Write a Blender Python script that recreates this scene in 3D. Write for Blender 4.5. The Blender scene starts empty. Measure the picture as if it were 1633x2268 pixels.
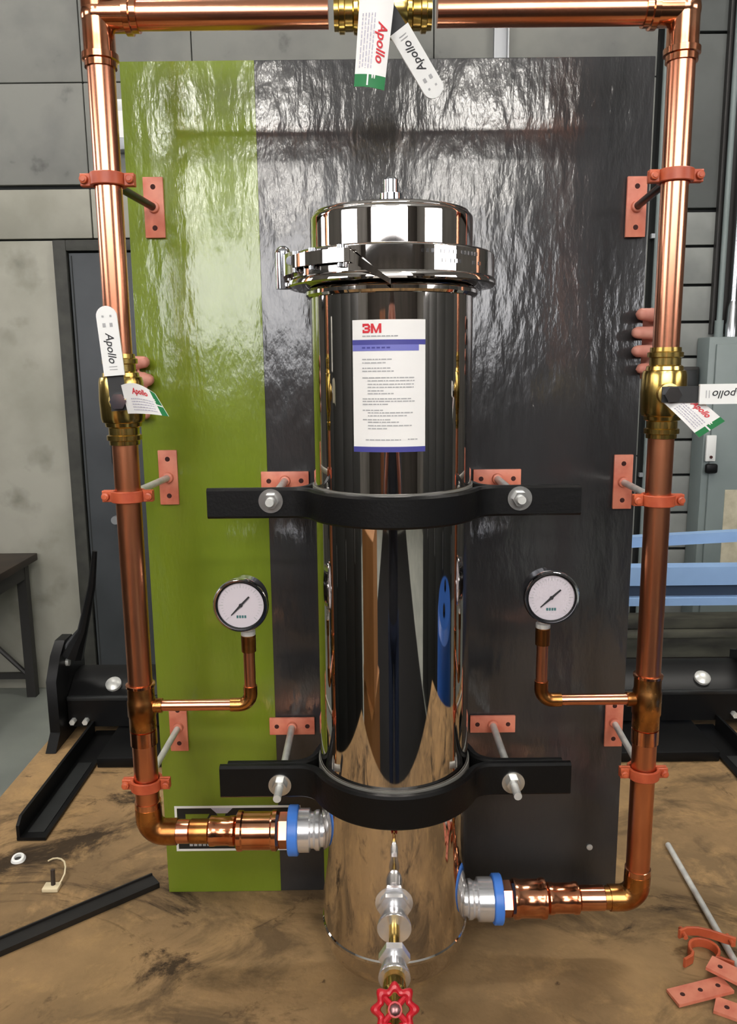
import bpy, bmesh, math, random
from mathutils import Vector, Matrix, Quaternion
R_ = math.radians
random.seed(7)
scene = bpy.context.scene
COL = scene.collection

# ------------------------------------------------------------------ camera
cam_d = bpy.data.cameras.new('camera'); cam = bpy.data.objects.new('camera', cam_d); COL.objects.link(cam)
cam_d.sensor_fit = 'VERTICAL'; cam_d.sensor_height = 36.0; cam_d.lens = 36.0 * 1790.0 / 2268.0
cam_d.clip_start = .02; cam_d.clip_end = 60
PITCH, ROLL = math.atan(324/1790), R_(.6)
_F = Vector((0, math.cos(PITCH), -math.sin(PITCH))); _X = Vector((1,0,0)); _U = _X.cross(_F)
_Rr = _X*math.cos(ROLL) - _U*math.sin(ROLL); _Ur = _X*math.sin(ROLL) + _U*math.cos(ROLL)
cam.matrix_world = Matrix((( _Rr.x,_Ur.x,-_F.x,0),(_Rr.y,_Ur.y,-_F.y,0),(_Rr.z,_Ur.z,-_F.z,.74),(0,0,0,1)))
scene.camera = cam

# ------------------------------------------------------------------ world, exposure
w = bpy.data.worlds.new('world'); scene.world = w; w.use_nodes = True
w.node_tree.nodes['Background'].inputs[0].default_value = (.6,.65,.7,1)
w.node_tree.nodes['Background'].inputs[1].default_value = .15
vs = scene.view_settings
vs.view_transform = 'Standard'; vs.look = 'None'; vs.exposure = 0.0; vs.gamma = 1.0; vs.use_curve_mapping = False
LAMP = 85.0          # emission of the fluorescent diffusers
WIN = 6.0            # emission of the daylit window panes

# ------------------------------------------------------------------ materials
def s2l(c): return tuple((x/255/12.92 if x/255 <= .04045 else ((x/255+.055)/1.055)**2.4) for x in c)
MATS = {}
def mat(name, rgb, rough=.5, metal=0., rgb2=None, nscale=8., nstretch=(1,1,1), namt=1., bump=0., bscale=60., bstretch=(1,1,1),
        spec=.5, coat=0., detail=4., lo=.35, hi=.65, rvar=0., emit=None, estr=0., rgb3=None, n3=2., lo3=.5, hi3=.62, det3=5.):
    m = bpy.data.materials.new(name); m.use_nodes = True; nt = m.node_tree; N = nt.nodes; L = nt.links
    b = N['Principled BSDF']; c = s2l(rgb) + (1,)
    b.inputs['Base Color'].default_value = c; b.inputs['Roughness'].default_value = rough; b.inputs['Metallic'].default_value = metal
    b.inputs['Specular IOR Level'].default_value = spec; b.inputs['Coat Weight'].default_value = coat
    tc = N.new('ShaderNodeTexCoord')
    def noise(scale, stretch, det):
        mp = N.new('ShaderNodeMapping'); mp.inputs['Scale'].default_value = stretch
        L.new(tc.outputs['Object'], mp.inputs['Vector'])
        n = N.new('ShaderNodeTexNoise'); n.inputs['Scale'].default_value = scale; n.inputs['Detail'].default_value = det
        L.new(mp.outputs['Vector'], n.inputs['Vector']); return n
    if rgb2 is not None:
        n = noise(nscale, nstretch, detail)
        r = N.new('ShaderNodeMapRange'); r.inputs['From Min'].default_value = lo; r.inputs['From Max'].default_value = hi
        r.inputs['To Max'].default_value = namt
        L.new(n.outputs['Fac'], r.inputs['Value'])
        mx = N.new('ShaderNodeMix'); mx.data_type = 'RGBA'
        mx.inputs['A'].default_value = c; mx.inputs['B'].default_value = s2l(rgb2) + (1,)
        L.new(r.outputs['Result'], mx.inputs['Factor']); out = mx.outputs['Result']
        if rgb3 is not None:
            n3_ = noise(n3, (1,1,1), det3)
            r3 = N.new('ShaderNodeMapRange'); r3.inputs['From Min'].default_value = lo3; r3.inputs['From Max'].default_value = hi3
            L.new(n3_.outputs['Fac'], r3.inputs['Value'])
            m3 = N.new('ShaderNodeMix'); m3.data_type = 'RGBA'; m3.inputs['B'].default_value = s2l(rgb3) + (1,)
            L.new(out, m3.inputs['A']); L.new(r3.outputs['Result'], m3.inputs['Factor']); out = m3.outputs['Result']
        L.new(out, b.inputs['Base Color'])
        if rvar:
            rr = N.new('ShaderNodeMapRange'); rr.inputs['To Min'].default_value = rough; rr.inputs['To Max'].default_value = rough + rvar
            L.new(n.outputs['Fac'], rr.inputs['Value']); L.new(rr.outputs['Result'], b.inputs['Roughness'])
    if bump:
        n = noise(bscale, bstretch, 5.)
        bp = N.new('ShaderNodeBump'); bp.inputs['Strength'].default_value = bump; bp.inputs['Distance'].default_value = .004
        L.new(n.outputs['Fac'], bp.inputs['Height']); L.new(bp.outputs['Normal'], b.inputs['Normal'])
    if emit is not None:
        b.inputs['Emission Color'].default_value = s2l(emit) + (1,); b.inputs['Emission Strength'].default_value = estr
    MATS[name] = m; return m

mat('panel_green', (112,130,34), .17, rgb2=(120,138,42), nscale=7, nstretch=(1,1,.4), bump=.46, bscale=36, bstretch=(1.5,1,.55), spec=.8)
mat('panel_gray', (49,49,50), .17, rgb2=(56,56,57), nscale=7, nstretch=(1,1,.4), bump=.46, bscale=36, bstretch=(1.5,1,.55), spec=.8)
mat('panel_edge', (60,52,40), .8)
mat('copper', (240,170,136), .16, 1., rgb2=(226,146,110), nscale=9, nstretch=(1,1,.4), lo=.4, hi=.7, rvar=.12)
mat('copper_aged', (236,160,120), .23, 1., rgb2=(204,124,84), nscale=11, nstretch=(1,1,.5), lo=.4, hi=.66, rvar=.14)
mat('copper_heat', (204,146,84), .22, 1., rgb2=(150,96,52), nscale=30, lo=.38, hi=.62, rvar=.12)
mat('copper_fit', (232,166,128), .16, 1., rgb2=(206,124,84), nscale=30, lo=.4, hi=.7)
mat('brass', (222,192,112), .2, 1., rgb2=(186,150,74), nscale=40, lo=.4, hi=.7)
mat('brass_dull', (196,172,108), .36, 1.)
mat('stainless', (214,208,202), .035, 1.)
mat('chrome', (228,230,236), .09, 1.)
mat('zinc', (226,226,220), .34, .3, rgb2=(200,200,196), nscale=60)
mat('nickel', (238,238,240), .2, .75)
mat('zinc_bolt', (214,214,210), .24, .8, rgb2=(180,180,178), nscale=80)
mat('rod_shaded', (70,68,64), .4, 1.)  # rods in shade, the shade put into the colour
mat('hanger', (196,96,60), .42, 0., rgb2=(168,70,42), nscale=30, lo=.4, hi=.7, spec=.5)
mat('plate_copper', (222,138,112), .42, 0., rgb2=(206,112,88), nscale=50, lo=.4, hi=.7)
mat('hole', (60,20,14), .8)
mat('black_rubber', (12,12,12), .45, 0., bump=.08, bscale=300, spec=.25)
mat('liner', (120,118,112), .5)
mat('blue_ring', (72,132,226), .4)
mat('white_grip', (236,236,232), .4)
mat('paper', (238,236,232), .6)
mat('print_red', (206,36,48), .6)
mat('print_pink', (200,86,104), .6)
mat('print_black', (40,40,42), .6)
mat('print_gray', (170,170,170), .7)
mat('print_lilac', (186,182,196), .7)
mat('tag_green', (22,118,62), .6)
mat('label_blue', (64,64,142), .5)
mat('label_blue2', (112,114,190), .5)
mat('logo_black', (26,27,26), .5)
mat('dial', (206,198,204), .5)
mat('teal', (60,110,110), .6)
mat('wheel_red', (198,26,42), .32, spec=.6)
mat('wheel_hub', (150,110,110), .3, 1.)
mat('black_steel', (13,13,14), .42, 0., rgb2=(18,18,18), nscale=20, spec=.22)
mat('black_steel_lighter', (40,42,42), .45, 0., rgb2=(28,28,28), nscale=14)
mat('bar_black', (22,21,20), .5, rgb2=(30,27,24), nscale=20)
def layered(name, rgb, layers, rough=.8, spec=.15, bump=.4, bscale=60):
    m = mat(name, rgb, rough, spec=spec, bump=bump, bscale=bscale); nt = m.node_tree; N = nt.nodes; L = nt.links; b = N['Principled BSDF']
    tc = N.new('ShaderNodeTexCoord'); out = None
    for k, (c, sc, lo, hi, amt, det, rg, dist, off, st) in enumerate(layers):
        mp = N.new('ShaderNodeMapping'); mp.inputs['Location'].default_value = off; mp.inputs['Scale'].default_value = st
        n = N.new('ShaderNodeTexNoise'); n.inputs['Scale'].default_value = sc; n.inputs['Detail'].default_value = det
        n.inputs['Roughness'].default_value = rg; n.inputs['Distortion'].default_value = dist
        L.new(tc.outputs['Object'], mp.inputs['Vector']); L.new(mp.outputs['Vector'], n.inputs['Vector'])
        r = N.new('ShaderNodeMapRange'); r.inputs['From Min'].default_value = lo; r.inputs['From Max'].default_value = hi; r.inputs['To Max'].default_value = amt
        L.new(n.outputs['Fac'], r.inputs['Value'])
        mx = N.new('ShaderNodeMix'); mx.data_type = 'RGBA'; mx.inputs['B'].default_value = s2l(c) + (1,)
        if out is None: mx.inputs['A'].default_value = s2l(rgb) + (1,)
        else: L.new(out, mx.inputs['A'])
        L.new(r.outputs['Result'], mx.inputs['Factor']); out = mx.outputs['Result']
    L.new(out, b.inputs['Base Color']); return m
layered('plywood', (164,133,94), [((118,97,70),2.6,.40,.60,.9,10,.62,.4,(1.3,.2,0),(1,1,1)), ((186,150,102),14,.52,.70,.7,12,.7,.3,(3,1,0),(1,1,1)),
    ((84,70,52),5.5,.52,.64,.75,12,.68,.8,(.6,2.4,0),(1,1.3,1)), ((44,36,28),3.4,.55,.63,.9,14,.72,1.2,(5.2,1.1,0),(1,1.2,1)), ((52,40,30),26,.66,.72,.8,8,.6,.5,(0,4,0),(1,1,1))])
mat('timber', (140,104,70), .7, rgb2=(110,80,52), nscale=8)
mat('floor_gray', (138,142,134), .55, rgb2=(122,126,120), nscale=3, bump=.05, bscale=30)
mat('wall_paint', (124,124,118), .7, rgb2=(104,105,101), nscale=3.5, detail=8, lo=.4, hi=.66, bump=.25, bscale=18, rgb3=(84,84,80), n3=7, lo3=.64, hi3=.74)
mat('wall_plaster', (160,158,146), .8, rgb2=(140,138,126), nscale=2.6, detail=9, lo=.4, hi=.62, bump=.35, bscale=14, rgb3=(118,116,104), n3=3.4, lo3=.60, hi3=.74)
mat('wall_dark', (66,66,64), .8, rgb2=(52,52,50), nscale=4)
mat('wall_right', (84,87,85), .7, rgb2=(72,74,72), nscale=3, bump=.15, bscale=20)
mat('block_paint', (132,134,130), .6, rgb2=(118,120,117), nscale=6, bump=.15, bscale=30)
mat('mortar', (36,38,37), .9)
mat('door_gray', (66,69,72), .45, rgb2=(58,61,64), nscale=5)
mat('door_frame', (62,62,56), .7, rgb2=(46,46,42), nscale=12, bump=.3, bscale=30)
mat('steel_gray', (160,162,164), .4, .6)
mat('conduit', (200,202,204), .25, 1.)
mat('cabinet_gray', (124,134,132), .45, rgb2=(116,126,125), nscale=4)
mat('notice', (196,188,164), .7, rgb2=(176,168,144), nscale=25)
mat('rack_blue', (150,184,226), .45, rgb2=(140,172,216), nscale=6)
mat('rack_blue_shade', (50,64,84), .5)  # rack blue with the shade of the recess painted in
mat('dark_wood', (62,50,40), .6, rgb2=(44,36,30), nscale=7)
mat('dark_metal', (44,42,40), .5)
mat('olive_timber', (84,83,71), .8, rgb2=(54,52,46), nscale=14, nstretch=(.3,1,1))
mat('skin', (214,154,136), .5, rgb2=(198,128,112), nscale=30, spec=.4)
mat('shirt', (48,52,62), .85); mat('trousers', (52,64,92), .85); mat('hair', (48,36,28), .7); mat('shoe', (34,30,28), .6)
mat('carton', (176,124,72), .8, rgb2=(160,110,62), nscale=5)
mat('locker_dark', (40,42,40), .5)
mat('tape', (196,160,110), .35)
mat('drum_blue', (40,84,158), .4)
mat('ceiling_paint', (190,190,186), .8)
mat('room_wall', (96,94,90), .8, rgb2=(82,80,76), nscale=2)
mat('room_wall_dark', (62,56,52), .8, rgb2=(48,44,40), nscale=2)
mat('reflection_mat', (20,20,20), .85, bump=.1, bscale=200, spec=.1)
mat('lamp_white', (230,230,226), .5)
mat('lamp_light', (255,250,240), .5, emit=(255,250,242), estr=LAMP)
mat('window_light', (255,252,246), .5, emit=(250,250,255), estr=WIN)
mat('wood_door', (124,76,42), .5, rgb2=(100,58,32), nscale=5, nstretch=(1,1,.2))
mat('phone', (18,18,20), .2)
mat('string_clear', (222,206,170), .35)

# ------------------------------------------------------------------ mesh builder
def frame(d):
    d = Vector(d).normalized()
    a = Vector((0,0,1)) if abs(d.z) < .9 else Vector((1,0,0))
    u = a.cross(d).normalized(); return d, u, d.cross(u).normalized()
class MB:
    def __init__(self): self.v = []; self.f = []
    def add(self, vs, fs):
        o = len(self.v); self.v += [Vector(p) for p in vs]; self.f += [tuple(i+o for i in f) for f in fs]; return self
    def box(self, x0,x1,y0,y1,z0,z1):
        return self.add([(x,y,z) for x in (x0,x1) for y in (y0,y1) for z in (z0,z1)],
            [(0,1,3,2),(4,6,7,5),(0,4,5,1),(2,3,7,6),(0,2,6,4),(1,5,7,3)])
    def bbox(self, x0,x1,y0,y1,z0,z1,b=.002):
        bm = bmesh.new(); bmesh.ops.create_cube(bm, size=1)
        for v in bm.verts: v.co = Vector(((x0+x1)/2+v.co.x*(x1-x0),(y0+y1)/2+v.co.y*(y1-y0),(z0+z1)/2+v.co.z*(z1-z0)))
        bmesh.ops.bevel(bm, geom=bm.edges[:], offset=b, segments=2, affect='EDGES', profile=.5)
        bm.verts.index_update(); self.add([v.co.copy() for v in bm.verts], [[v.index for v in f.verts] for f in bm.faces]); bm.free(); return self
    def obox(self, c, ax, ay, az, hx, hy, hz):
        c, ax, ay, az = Vector(c), Vector(ax), Vector(ay), Vector(az)
        return self.add([c+ax*hx*i+ay*hy*j+az*hz*k for i in (-1,1) for j in (-1,1) for k in (-1,1)],
            [(0,1,3,2),(4,6,7,5),(0,4,5,1),(2,3,7,6),(0,2,6,4),(1,5,7,3)])
    def lathe(self, prof, o, d, n=32, close=True):
        d, u, w_ = frame(d); o = Vector(o); vs = []; fs = []
        for (t, r) in prof:
            for k in range(n):
                a = 2*math.pi*k/n; vs.append(o + d*t + (u*math.cos(a)+w_*math.sin(a))*r)
        for i in range(len(prof)-1):
            for k in range(n):
                k2 = (k+1) % n; fs.append((i*n+k, i*n+k2, (i+1)*n+k2, (i+1)*n+k))
        if close:
            fs.append(tuple(range(n-1,-1,-1))); m = (len(prof)-1)*n; fs.append(tuple(m+k for k in range(n)))
        return self.add(vs, fs)
    def cyl(self, a, b, r, r2=None, n=24):
        a, b = Vector(a), Vector(b); return self.lathe([(0,r),((b-a).length, r if r2 is None else r2)], a, b-a, n)
    def hexn(self, a, b, r): return self.cyl(a, b, r, n=6)
    def tube(self, pts, r, n=20):
        pts = [Vector(p) for p in pts]; vs = []; fs = []; u = None
        for i, p in enumerate(pts):
            t = (pts[min(i+1,len(pts)-1)] - pts[max(i-1,0)]).normalized()
            if u is None: _, u, _w = frame(t)
            else: u = (u - t*u.dot(t)).normalized()
            w_ = t.cross(u); rr = r[i] if isinstance(r, (list,tuple)) else r
            for k in range(n):
                a = 2*math.pi*k/n; vs.append(p + (u*math.cos(a)+w_*math.sin(a))*rr)
        for i in range(len(pts)-1):
            for k in range(n):
                k2 = (k+1) % n; fs.append((i*n+k, i*n+k2, (i+1)*n+k2, (i+1)*n+k))
        fs.append(tuple(range(n-1,-1,-1))); m = (len(pts)-1)*n; fs.append(tuple(m+k for k in range(n)))
        return self.add(vs, fs)
    def torus(self, c, d, R, r, n=48, m=12):
        d, u, w_ = frame(d); c = Vector(c); vs = []; fs = []
        for i in range(n):
            a = 2*math.pi*i/n; e = u*math.cos(a)+w_*math.sin(a)
            for j in range(m):
                b = 2*math.pi*j/m; vs.append(c + e*(R+r*math.cos(b)) + d*r*math.sin(b))
        for i in range(n):
            for j in range(m):
                i2, j2 = (i+1)%n, (j+1)%m; fs.append((i*m+j, i2*m+j, i2*m+j2, i*m+j2))
        return self.add(vs, fs)
    def sphere(self, c, r, n=20, s=(1,1,1)):
        prof = []; c = Vector(c); vs = []; fs = []
        m = n//2
        for i in range(m+1):
            t = math.pi*i/m
            for k in range(n):
                a = 2*math.pi*k/n; vs.append(c+Vector((math.sin(t)*math.cos(a)*r*s[0], math.sin(t)*math.sin(a)*r*s[1], math.cos(t)*r*s[2])))
        for i in range(m):
            for k in range(n):
                k2 = (k+1)%n; fs.append((i*n+k, (i+1)*n+k, (i+1)*n+k2, i*n+k2))
        return self.add(vs, fs)
    def prism(self, poly, d):
        d = Vector(d); n = len(poly); p = [Vector(q) for q in poly]
        return self.add(p + [q+d for q in p], [tuple(range(n)), tuple(range(2*n-1,n-1,-1))] + [(i,(i+1)%n,(i+1)%n+n,i+n) for i in range(n)])
    def sweep_band(self, path, z0, z1, t, bev=.0015):
        # rectangular band of thickness t following a plan path [(x,y)]; z0..z1 high, bevelled edges
        n = len(path); P = [Vector((x,y,0)) for x, y in path]; ring = []
        sec = [(-t/2+bev,z0),(t/2-bev,z0),(t/2,z0+bev),(t/2,z1-bev),(t/2-bev,z1),(-t/2+bev,z1),(-t/2,z1-bev),(-t/2,z0+bev)]
        vs = []; fs = []; m = len(sec)
        for i in range(n):
            tg = (P[min(i+1,n-1)]-P[max(i-1,0)]).normalized(); nn = Vector((tg.y,-tg.x,0))
            for (o, z) in sec: q = P[i]+nn*o; vs.append((q.x,q.y,z))
        for i in range(n-1):
            for j in range(m):
                j2 = (j+1)%m; fs.append((i*m+j, i*m+j2, (i+1)*m+j2, (i+1)*m+j))
        fs.append(tuple(range(m-1,-1,-1))); fs.append(tuple((n-1)*m+j for j in range(m)))
        return self.add(vs, fs)
    def build(self, name, material, parent=None, smooth=35., label=None):
        me = bpy.data.meshes.new(name)
        off = ROOTLOC.get(parent.name, Vector((0,0,0))) if parent is not None else Vector((0,0,0))
        me.from_pydata([tuple(p-off) for p in self.v], [], self.f)
        bm = bmesh.new(); bm.from_mesh(me); bmesh.ops.recalc_face_normals(bm, faces=bm.faces[:]); bm.to_mesh(me); bm.free()
        if isinstance(material, str): material = MATS[material]
        me.materials.append(material)
        if smooth:
            for p in me.polygons: p.use_smooth = True
            me.set_sharp_from_angle(angle=R_(smooth))
        ob = bpy.data.objects.new(name, me); COL.objects.link(ob)
        if parent is not None:
            ob.parent = parent; ROOTLOC[ob.name] = off
        if label: ob['label'] = label
        return ob
ROOTLOC = {}
def thing(name, label, cat, loc, group=None):
    o = bpy.data.objects.new(name, None); COL.objects.link(o); o.location = loc; o.empty_display_size = .05
    ROOTLOC[o.name] = Vector(loc); o['label'] = label; o['category'] = cat
    if group: o['group'] = group
    return o
def tag_(o, label, cat, group=None):
    o['label'] = label; o['category'] = cat
    if group: o['group'] = group
    return o
def struct(o): o['kind'] = 'structure'; return o

def text_geo(s, size, shear=0., offset=0., align='CENTER'):
    c = bpy.data.curves.new('txt','FONT'); c.body = s; c.size = size; c.shear = shear; c.offset = offset
    c.align_x = align; c.align_y = 'CENTER'; c.resolution_u = 3
    o = bpy.data.objects.new('txt', c); COL.objects.link(o)
    bpy.context.view_layer.update()
    me = bpy.data.meshes.new_from_object(o.evaluated_get(bpy.context.evaluated_depsgraph_get()))
    vs = [v.co.copy() for v in me.vertices]; fs = [tuple(p.vertices) for p in me.polygons]
    bpy.data.objects.remove(o); bpy.data.curves.remove(c); bpy.data.meshes.remove(me)
    return vs, fs

# ================================================================== structure: the workshop
FZ = -.85; YW = 3.9; CZ = 4.2; X0, X1, YB = -4.6, 4.6, -6.0
struct(MB().box(X0,X1,YB,YW+.15,FZ-.1,FZ).build('floor','floor_gray'))
struct(MB().box(X0,X1,YB,YW+.15,CZ,CZ+.1).build('ceiling','ceiling_paint'))
wl = struct(MB().box(X0-.15,X0,YB,YW+.15,FZ,CZ).build('wall_left','room_wall'))
wr = struct(MB().box(X1,X1+.15,YB,YW+.15,FZ,CZ).build('wall_right','room_wall'))
wb = struct(MB().box(X0,X1,YB-.15,YB,FZ,CZ).build('wall_front','room_wall_dark'))
wk = struct(MB().box(X0,X1,YW,YW+.15,FZ,CZ).build('wall_back','mortar'))
def slab(name, x0,x1,z0,z1,m,y=YW-.03,g=.006):
    return MB().bbox(x0+g/2,x1-g/2,y,YW+.001,z0+g/2,z1-g/2,.004).build(name,m,wk)
# large painted concrete blocks above, plaster below left
xs = [-4.6,-3.4,-2.3,-1.25,-.76,.31,1.30]
for z0, z1, sh in ((3.3,4.2,0),(2.42,3.3,0),(1.99,2.42,0),(1.56,1.99,1)):
    for a, b in zip(xs[:-1], xs[1:]):
        slab('concrete_block', a, b, z0, z1, 'wall_paint', g=.004)
for a, b in ((-4.6,-2.6),(-2.6,-1.25),(-1.25,-.3)): slab('concrete_block', a, b, 1.325, 1.545, 'wall_plaster')
slab('plaster_panel', -4.6, -1.405, FZ, 1.32, 'wall_plaster', g=.002)
slab('concrete_block', -.3, 1.30, .3, 1.555, 'wall_paint'); slab('concrete_block', -.3, 1.30, FZ, .3, 'wall_paint')
for a, b in ((1.345,2.6),(2.6,4.6)): slab('concrete_block', a, b, 2.17, 4.2, 'wall_right'); slab('concrete_block', a, b, 1.43, 2.165, 'wall_right')
zz = [1.42,1.265,1.092,.925,.765,.57,.375,.205,.02,-.16,-.34,-.52,-.69,-.85]
for i, (b, a) in enumerate(zip(zz[:-1], zz[1:])):
    o = .0 if i % 2 else .16
    for x in (1.345, 1.345+.36+o, 1.345+.72+o, 1.345+1.08+o): slab('wall_block', x, min(x+.36+(o if x == 1.345 else 0), 4.6), a, b, 'block_paint', g=.012)
slab('plaster_panel', 2.8, 4.6, FZ, 1.42, 'wall_right')
# door with its frame
dr = struct(MB().bbox(-1.362,-.34,YW-.045,YW-.002,FZ,1.262,.003).build('door_1','door_gray'))
MB().box(-1.352,-1.348,YW-.0465,YW-.044,FZ+.05,1.25).build('edge_seam','mortar',dr)
MB().cyl((-1.20,YW-.05,.66),(-1.20,YW-.085,.66),.022).build('lock_cylinder','steel_gray',dr)
hb = MB().box(-1.215,-1.188,YW-.06,YW-.045,.27,.46); hb.cyl((-1.20,YW-.06,.43),(-1.20,YW-.1,.43),.01).cyl((-1.20,YW-.1,.43),(-1.20,YW-.1,.30),.01).cyl((-1.20,YW-.1,.30),(-1.20,YW-.06,.30),.01)
hb.build('door_handle','black_steel_lighter',dr)
MB().cyl((-1.22,YW-.05,.02),(-1.22,YW-.08,.02),.02).build('bolt_head','steel_gray',dr)
fr = MB().bbox(-1.43,-1.37,YW-.055,YW-.001,FZ,1.318,.004).bbox(-1.37,-.3,YW-.055,YW-.001,1.27,1.318,.004).bbox(-.338,-.29,YW-.055,YW-.001,FZ,1.27,.004)
struct(fr.build('trim_1','door_frame'))
# windows in the room behind the camera (unseen; placed and sized for their bright reflections)
def window(nm, cx, cy, cz, wdt, hgt, axis, n=3):
    t = .03
    if axis == 'x':  # on a wall facing +-x
        sx = 1 if cx < 0 else -1
        r = struct(MB().box(min(cx,cx+sx*.06),max(cx,cx+sx*.06),cy-wdt/2-.05,cy+wdt/2+.05,cz-hgt/2-.05,cz+hgt/2+.05).build(nm,'black_steel'))
        for i in range(n):
            a = cy-wdt/2+wdt*i/n+.012; b = cy-wdt/2+wdt*(i+1)/n-.012
            MB().box(min(cx+sx*.055,cx+sx*.07),max(cx+sx*.055,cx+sx*.07),a,b,cz-hgt/2,cz+hgt/2).build('pane','window_light',r)
    else:
        r = struct(MB().box(cx-wdt/2-.05,cx+wdt/2+.05,cy,cy+.06,cz-hgt/2-.05,cz+hgt/2+.05).build(nm,'black_steel'))
        for i in range(n):
            a = cx-wdt/2+wdt*i/n+.012; b = cx-wdt/2+wdt*(i+1)/n-.012
            MB().box(a,b,cy+.055,cy+.07,cz-hgt/2,cz+hgt/2).build('pane','window_light',r)
window('window_1', X0, -1.8, 1.75, 2.6, 1.1, 'x', 2)
window('window_2', X0, 2.2, 1.75, 1.5, 1.1, 'x', 1)
window('window_3', X1, -2.1, 1.75, 3.0, 1.1, 'x', 2)
window('window_4', -.55, YB, 2.85, 6.3, 1.9, 'y', 3)
wd = struct(MB().bbox(-2.2,-1.2,YB,YB+.05,FZ,1.25,.004).build('door_2','wood_door'))
MB().sphere((-1.3,YB+.09,.15),.03).build('door_knob','brass',wd)

# ------------------------------------------------------------------ ceiling lamps
def lamp(x, y, length, label):
    r = thing('ceiling_lamp', label, 'lamp', (x,y,CZ), 'ceiling strip lamps')
    MB().bbox(x-length/2-.03,x+length/2+.03,y-.1,y+.1,CZ-.05,CZ,.006).build('housing','lamp_white',r)
    MB().bbox(x-length/2,x+length/2,y-.085,y+.085,CZ-.085,CZ-.048,.008).build('diffuser','lamp_light',r)
LAMPS = [(-1.7,-3.4,1.3,'strip lamp on the ceiling left behind the camera'),(1.5,-3.4,1.3,'strip lamp on the ceiling right behind the camera'),
         (-1.7,-5.2,1.3,'strip lamp further back on the ceiling at left'),(1.5,-5.2,1.3,'strip lamp further back on the ceiling at right'),
         (-1.6,1.6,1.3,'added strip lamp on the ceiling to light the concrete wall, left'),(1.9,2.0,1.3,'added strip lamp on the ceiling to light the concrete wall, right')]  # unseen pair added to light the back wall
for a in LAMPS: lamp(*a)

# ------------------------------------------------------------------ background furniture on the wall
o = thing('switch_box','light gray switch box on the concrete wall beside the green stripe','switch box',(-1.09,YW-.03,1.69))
MB().bbox(-1.125,-1.03,YW-.10,YW-.03,1.69,1.90,.006).build('housing','steel_gray',o)
MB().box(-1.10,-1.05,YW-.103,YW-.099,1.74,1.85).build('cover_plate','lamp_white',o)
o = thing('wall_strut','pale steel strut rising above the top edge of the panel','strut',(.6,YW-.03,FZ))
MB().box(.57,.635,YW-.036,YW-.03,FZ,CZ).build('back_web','steel_gray',o)
MB().box(.57,.576,YW-.07,YW-.036,FZ,CZ).build('flange','steel_gray',o); MB().box(.629,.635,YW-.07,YW-.036,FZ,CZ).build('flange','steel_gray',o)
o = thing('wall_conduit','slim dark conduit on the wall right of the panel','conduit',(1.315,YW-.04,FZ))
MB().cyl((1.335,YW-.045,FZ),(1.335,YW-.045,CZ),.014).build('pipe','cabinet_gray',o)
for z in (.2,1.3,2.2): MB().box(1.305,1.365,YW-.05,YW-.028,z,z+.02).build('strap','steel_gray',o)
o = thing('wall_conduit','bright galvanised conduit dropping into the gray electrical cabinet','conduit',(1.688,YW-.07,.85))
MB().cyl((1.688,YW-.075,.86),(1.688,YW-.075,CZ),.0145).build('pipe','conduit',o)
MB().lathe([(0,.03),(.06,.03),(.07,.026),(.14,.024),(.16,.017),(.17,.017)],(1.688,YW-.075,.85),(0,0,1)).build('connector','conduit',o)
o = thing('wall_conduit','dull gray conduit left of the bright one above the cabinet','conduit',(1.635,YW-.06,.85))
MB().cyl((1.635,YW-.06,.86),(1.635,YW-.06,CZ),.013).build('pipe','cabinet_gray',o)
MB().cyl((1.635,YW-.06,.85),(1.635,YW-.06,.93),.02).build('connector','cabinet_gray',o)
o = thing('strut_channel','dark steel channel on the wall behind the conduits','channel',(1.66,YW-.03,.85))
MB().box(1.60,1.606,YW-.06,YW-.03,.87,CZ).build('flange','dark_metal',o); MB().box(1.606,1.72,YW-.036,YW-.03,.87,CZ).build('web','dark_metal',o); MB().box(1.72,1.726,YW-.06,YW-.03,.87,CZ).build('flange','dark_metal',o)
o = thing('electrical_cabinet','gray-green electrical cabinet on the block wall at the right edge','cabinet',(1.85,YW-.12,-.55))
MB().bbox(1.55,2.25,YW-.17,YW-.034,-.55,.852,.006).build('body','cabinet_gray',o)
d_ = MB().bbox(1.58,2.22,YW-.185,YW-.171,-.52,.82,.004).build('door','cabinet_gray',o)
MB().box(1.66,1.80,YW-.187,YW-.185,-.27,.155).build('notice_sheet','notice',d_,label='yellowed paper notice')
hs = MB().bbox(1.555,1.60,YW-.20,YW-.186,.29,.41,.003).build('hasp','lamp_white',d_)
MB().cyl((1.578,YW-.201,.31),(1.578,YW-.205,.31),.007).build('slot','hole',hs)
MB().bbox(1.555,1.61,YW-.215,YW-.187,.235,.28,.01).build('latch_knob','black_steel',d_)
o = thing('junction_box','small dark junction box on the block wall left of the cabinet','box',(1.46,YW-.03,.55))
MB().bbox(1.40,1.545,YW-.09,YW-.03,.56,.72,.006).build('housing','dark_metal',o)
MB().bbox(1.41,1.535,YW-.10,YW-.09,.575,.705,.004).build('cover','black_steel_lighter',o)

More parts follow.
